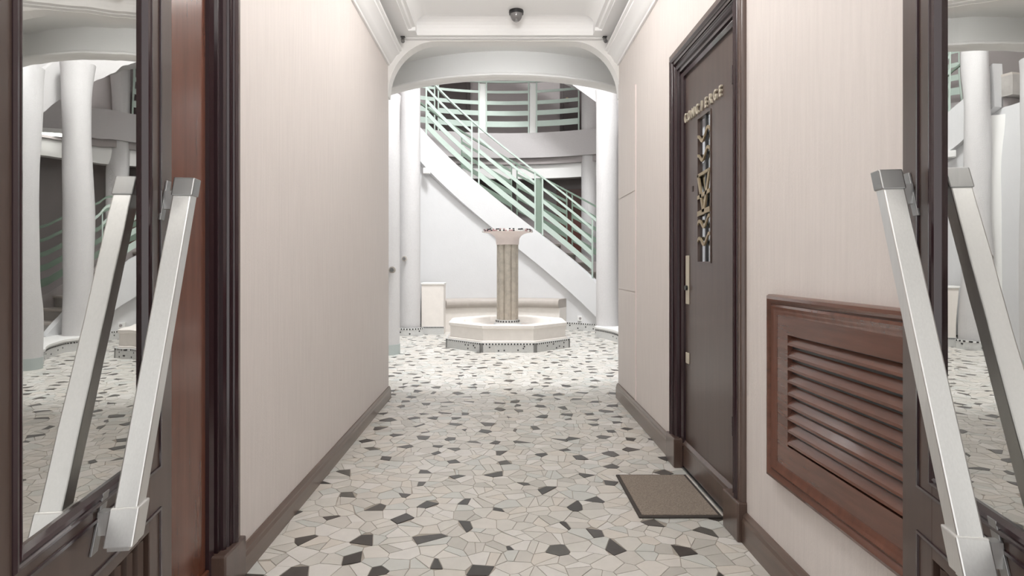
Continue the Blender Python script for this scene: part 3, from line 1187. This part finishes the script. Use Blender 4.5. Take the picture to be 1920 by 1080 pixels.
# first platform with mosaic riser
pl0 = []
for i in range(25):
    a = -22 + 62 * i / 24
    pl0.append(polar(1.62 + 0.62 * max(0, (a - 31) / 9) ** 1.5 if a > 31 else 1.62, a))
for a in (40, 30, 18, 6, -8, -22):
    pl0.append(polar(R_OUT, a))
MB().prism([(p[0], p[1]) for p in pl0], 0, 0.145).build('platform', M_MOS, st)
MB().prism([(p[0] + (p[0] - CX) * -0.008, p[1] + (p[1] - CY) * -0.008) for p in pl0], 0.145, 0.172).build('platform_top', M_PLASTER, st)
dots = MB()
for i in range(24):
    p, q = Vector(pl0[i]), Vector(pl0[i + 1])
    e = (q - p)
    L = e.length
    e.normalize()
    n_ = Vector((-e.y, e.x, 0))
    if n_.dot(p - Vector((CX, CY, 0))) > 0:
        n_ = -n_
    for kk in range(int(L / .036)):
        c = p + e * (.018 + kk * .036) + n_ * .001
        for z, on in ((.115, True), (R2.uniform(.03, .08), R2.random() < .15)):
            if on:
                s, u = e * .009, Vector((0, 0, .009))
                o = n_ * .003
                w_ = c + Vector((0, 0, z))
                dots.hexa([w_ - s - o - u, w_ + s - o - u, w_ + s + o - u, w_ - s + o - u, w_ - s - o + u, w_ + s - o + u, w_ + s + o + u, w_ - s + o + u])
tag(dots.build('black_tesserae', M_MOSB, st), kind='stuff')

# second flight, seen from below
st2 = thing('staircase', polar(R_IN, 60, FL1), 'upper curved flight of stairs seen from below above the arch', 'staircase')
helix_band(R_IN - 0.04, R_IN + 0.07, 20, 120, -0.58, 0.0, 50, FL1 - 0.15).build('stringer', M_ROUGH, st2, smooth=True)
helix_band(R_OUT - 0.06, R_OUT + 0.04, 20, 120, -0.58, 0.0, 50, FL1 - 0.15).build('outer_stringer', M_ROUGH, st2, smooth=True)
helix_band(R_IN + 0.05, R_OUT - 0.04, 20, 120, -0.58, -0.38, 50, FL1 - 0.15).build('soffit', M_ROUGH, st2, smooth=True)

# ---------------------------------------------------------------- railings
SLATS = [(0.19, 0.115), (0.41, 0.095), (0.62, 0.075), (0.84, 0.05)]


def railing(label, r, base, panels, rail_span, n_per_deg=0.4, group=None, mt=None, zoff=0.0, cat='railing', rail_h=1.04):
    mt = mt or M_GREEN
    a_mid = (rail_span[0] + rail_span[1]) / 2
    t = thing('railing', polar(r, a_mid, base(a_mid)), label, cat, group)

    def strip(a0, a1, lo, hi, w, nm, m_):
        n = max(2, int(abs(a1 - a0) * n_per_deg))
        rings = []
        for i in range(n + 1):
            a = a0 + (a1 - a0) * i / n
            z = base(a)
            rings.append([polar(r - w / 2, a, z + lo), polar(r + w / 2, a, z + lo), polar(r + w / 2, a, z + hi), polar(r - w / 2, a, z + hi)])
        return MB().loft(rings).build(nm, m_, t, smooth=True)
    strip(rail_span[0], rail_span[1], rail_h - 0.012, rail_h + 0.022, 0.045, 'handrail', mt)
    for a0, a1 in panels:
        for z, hh in SLATS:
            strip(a0, a1, z - hh / 2, z + hh / 2, 0.012, 'slat', mt)
        for a in (a0, a1):
            x, y, z = polar(r, a, base(a))
            s = 0.013
            MB().box(x - s, x + s, y - s, y + s, z, z + rail_h).build('post', mt, t)
    return t


def ang_at(px, r):
    """angle on the circle of radius r (far side) that lies in the direction of pixel column px"""
    lo, hi = 5.0, 175.0
    for _ in range(50):
        mid = (lo + hi) / 2
        x, y, _z = polar(r, mid)
        if VX + F_PX * x / y > px:
            lo = mid
        else:
            hi = mid
    return (lo + hi) / 2


g = lambda px: ang_at(px, R_IN)
rl = railing('pale green stair railing of four slats, on the stringer facing the fountain', R_IN + 0.01, h_top,
             [(g(1110), g(1017)), (g(1003), g(898)), (g(885), g(800))], (g(1150), 143))
# dark plate in the joint of the two lower panels
x0, y0, z0 = polar(R_IN + 0.03, g(1010), h_top(g(1010)))
MB().box(x0 - .055, x0 + .055, y0 + .02, y0 + .03, z0, z0 + 0.98).build('joint_plate', M_GREEND, rl)
railing('deep green outer stair railing, on the far side of the treads', R_OUT, h_top,
        [(34, 48), (50, 66), (68, 86), (88, 106)], (30, 143), mt=M_GREEND)
gb = lambda px: ang_at(px, R_BAL - 0.05)
railing('pale green curved gallery railing on the first floor slab', R_BAL - 0.05, lambda a: FL1,
        [(gb(1085), gb(1006)), (gb(991), gb(912)), (gb(898), gb(822)), (gb(815), gb(770))], (gb(1095), gb(770)))
for i, px in enumerate((998.5, 905)):
    lab = ('pale square gallery pier beside the dark door with the knob', 'pale square gallery pier beside the dark flat door at the stair head')[i]
    x, y, _ = polar(R_BAL + 0.065, gb(px))
    pt = MB().box(x - .075, x + .075, y - .075, y + .075, FL1, FL1 + 1.02).build('gallery_pier', M_PLASTER, loc=(x, y, FL1))
    tag(pt, lab, 'pier', 'piers of the gallery railing')

# doors on the gallery and behind the stairs


def back_door(name, px0, px1, z0, h, mt, label, knob=None, r=R_WALL - 0.02):
    a0, a1 = ang_at(px1, r), ang_at(px0, r)
    am = (a0 + a1) / 2
    t = thing(name, polar(r, am, z0), label, 'door', kind='structure')
    rings = []
    for i in range(7):
        a = a0 + (a1 - a0) * i / 6
        rings.append([polar(r - .04, a, z0), polar(r + .03, a, z0), polar(r + .03, a, z0 + h), polar(r - .04, a, z0 + h)])
    MB().loft(rings).build('leaf', mt, t, smooth=True)
    for a in (a0 + .3, a1 - .3):
        rings = [[polar(r - .06, a + q, z0), polar(r + .02, a + q, z0), polar(r + .02, a + q, z0 + h + .06), polar(r - .06, a + q, z0 + h + .06)] for q in (-.5, .5)]
        MB().loft(rings).build('jamb', mt, t)
    if knob:
        kx, ky, kz = polar(r - .10, knob, z0 + 0.85)
        m = MB()
        rr = []
        for i in range(9):
            b = PI * i / 8
            rr.append([(kx + .04 * math.sin(b) * math.cos(c), ky + .04 * math.sin(b) * math.sin(c), kz + .04 * math.cos(b)) for c in [2 * PI * j / 12 for j in range(12)]])
        m.loft(rr, True, False)
        m.build('knob', M_BRASS, t, smooth=True)
        MB().tube([(kx, ky, kz), polar(r - .03, knob, kz)], .014, 8).build('knob_neck', M_BRASS, t)
    return t


back_door('door_5', 800, 880, FL1, 2.3, M_DOORD, 'very dark flat door on the gallery beside the stair head')
back_door('door_6', 1052, 1122, FL1, 2.3, M_DOORD, 'very dark door with round knob on the gallery beside the tall column', ang_at(1065, R_WALL - .02))
back_door('door_7', 1046, 1120, 0, 2.75, M_DOORR, 'red brown door on the ground floor behind the stair')
back_door('door_8', 830, 930, 0, 2.6, M_DOORD, 'dark door on the ground floor hidden behind the round wall')

# ---------------------------------------------------------------- lamps


def added_globe(y, label):  # globes added above the frame to brighten corridor and ceiling
    t = thing('added_ceiling_lamp', (0.03, y, 3.21), label, 'lamp', 'globe lamps of the corridor ceiling')
    MB().lathe([(0, 3.21), (0.07, 3.21), (0.06, 3.18), (0.02, 3.17), (0.02, 3.09), (0, 3.09)], 0.03, y, 24).build('canopy', M_BRASS, t, smooth=True)
    m = MB()
    rr = []
    for i in range(13):
        b = PI * i / 12
        rr.append([(0.03 + .14 * math.sin(b) * math.cos(c), y + .14 * math.sin(b) * math.sin(c), 2.96 + .14 * math.cos(b)) for c in [2 * PI * j / 20 for j in range(20)]])
    m.loft(rr, True, False)
    m.build('globe', M_LAMP, t, smooth=True)
    return t


for y, w in ((1.0, 'between the open glazed doors'), (2.4, 'between the reddish door and the concierge door'), (3.75, 'nearest to the arch')):
    added_globe(y, 'opal glass globe lamp on the corridor ceiling ' + w)

# fluorescent tubes behind the ring beam, lighting the fountain court
NT = 9
for i in range(NT):
    t0 = PI + rad(14) + (PI - rad(28)) * (i + 0.08) / NT
    t1 = PI + rad(14) + (PI - rad(28)) * (i + 0.92) / NT
    a, b = Vector((*ell(t0, -0.075), 3.36)), Vector((*ell(t1, -0.075), 3.36))
    c = (a + b) / 2
    tb = thing('tube_lamp', c, 'lit fluorescent tube fixed behind the white ring beam', 'lamp', 'tubes behind the ring beam')
    MB().tube([a, b], 0.019, 10).build('tube', M_TUBE, tb, smooth=True)
    o_ = Vector((*ell((t0 + t1) / 2, -0.035), 3.36)) - c
    MB().bar(a + o_ * .7, b + o_ * .7, 0.02, 0.07).build('batten', M_WHITE, tb)

# tube hidden above the arch, lighting the face of the ring beam
vt = thing('tube_lamp', (0.03, 5.56, 3.27), 'lit fluorescent tube hidden above the arch under the vestibule soffit', 'lamp')
MB().tube([(-1.0, 5.56, 3.27), (1.06, 5.56, 3.27)], 0.016, 10).build('tube', mat('lit_soft_tube', (250, 253, 255), 0.3, emit=10), vt, smooth=True)
MB().box(-1.02, 1.08, 5.54, 5.58, 3.295, 3.33).build('batten', M_WHITE, vt)

# lit ceiling panel in the hall on the right (seen in the glazed door)
pn = thing('ceiling_light', (2.58, 11.38, 3.28), 'flat lit ceiling panel under the gallery slab behind the stair foot', 'lamp')
MB().box(2.32, 2.84, 11.24, 11.52, 3.23, 3.30).build('frame', M_WHITE, pn)
MB().box(2.34, 2.82, 11.26, 11.50, 3.222, 3.23).build('diffuser', M_PANEL, pn)

# ---------------------------------------------------------------- small things
dc = thing('dome_camera', (0.13, 4.98, 3.21), 'dark dome security camera on the white corridor ceiling', 'camera')
MB().lathe([(0, 3.21), (0.058, 3.21), (0.060, 3.20), (0.058, 3.182), (0, 3.182)], 0.13, 4.98, 28).build('base_ring', M_BLACK, dc, smooth=True)
MB().lathe([(0, 3.183)] + [(0.050 * math.cos(rad(15 * k)), 3.182 - 0.062 * math.sin(rad(15 * k))) for k in range(6)] + [(0, 3.12)], 0.13, 4.98, 28).build('dome', mat('smoked_dome', (120, 118, 118), 0.08, coat=0.6), dc, smooth=True)
MB().lathe([(0, 3.150), (0.014, 3.150), (0.014, 3.115), (0, 3.115)], 0.13, 4.962, 14).build('lens', M_STEEL, dc, smooth=True)

for x, lab in ((-0.825, 'small dark spotlight at the far end of the cornice above the left wall'), (0.885, 'small dark spotlight at the far end of the cornice above the cupboard panels')):
    s = thing('spotlight', (x, 5.2, 3.08), lab, 'spotlight')
    MB().box(x - .018, x + .018, 5.18, 5.21, 3.074, 3.08).build('base', M_BLACK, s)
    MB().tube([(x, 5.2, 3.074), (x, 5.185, 3.045), (x + .005, 5.165, 3.03)], 0.016, 12).build('head', M_STEEL, s, smooth=True)

# outlet on the round wall, white box under the stringer, door bells on the column
ao = ang_at(1088, R_IN + .06)
ox, oy, oz = polar(R_IN + 0.05, ao, 0.19)
sk = thing('wall_socket', (ox, oy, 0.19), 'white wall socket low on the round wall by the stair', 'socket')
MB().box(ox - .042, ox + .042, oy - .014, oy + .02, 0.165, 0.255).build('plate', M_WHITE, sk, bevel=0.004)
MB().lathe([(0, 0), (0.02, 0)], 0, 0, 8)
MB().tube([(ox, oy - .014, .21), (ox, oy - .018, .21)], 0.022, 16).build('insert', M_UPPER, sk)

ax = ang_at(800, R_IN - .04)
bx_, by_, bz_ = polar(R_IN - 0.05, ax, 0)
eb = thing('junction_box', (bx_, by_, 2.70), 'small white box fixed under the stair stringer beside the slim column', 'box')
MB().box(bx_ - .06, bx_ + .06, by_ - .07, by_ + .004, 2.70, 2.80).build('case', M_WHITE, eb, bevel=0.006)
MB().box(bx_ - .05, bx_ + .05, by_ - .076, by_ - .07, 2.71, 2.79).build('cover', M_PLASTER, eb)

for (px, py, yy, lab) in ((735, 506, 7.70, 'round metal push button on the left white column'), (758, 485, 9.86, 'small metal push button on the slim column')):
    x = (px - VX) / F_PX * yy
    z = EYE - (py - VY) * yy / F_PX
    b = thing('push_button', (x, yy, z), lab, 'button')
    MB().tube([(x, yy + .05, z), (x, yy - .005, z)], 0.042, 18).build('rose', M_BENCH, b, smooth=True)
    MB().tube([(x, yy - .005, z), (x, yy - .03, z)], 0.026, 16).build('button', M_STEEL, b, smooth=True)
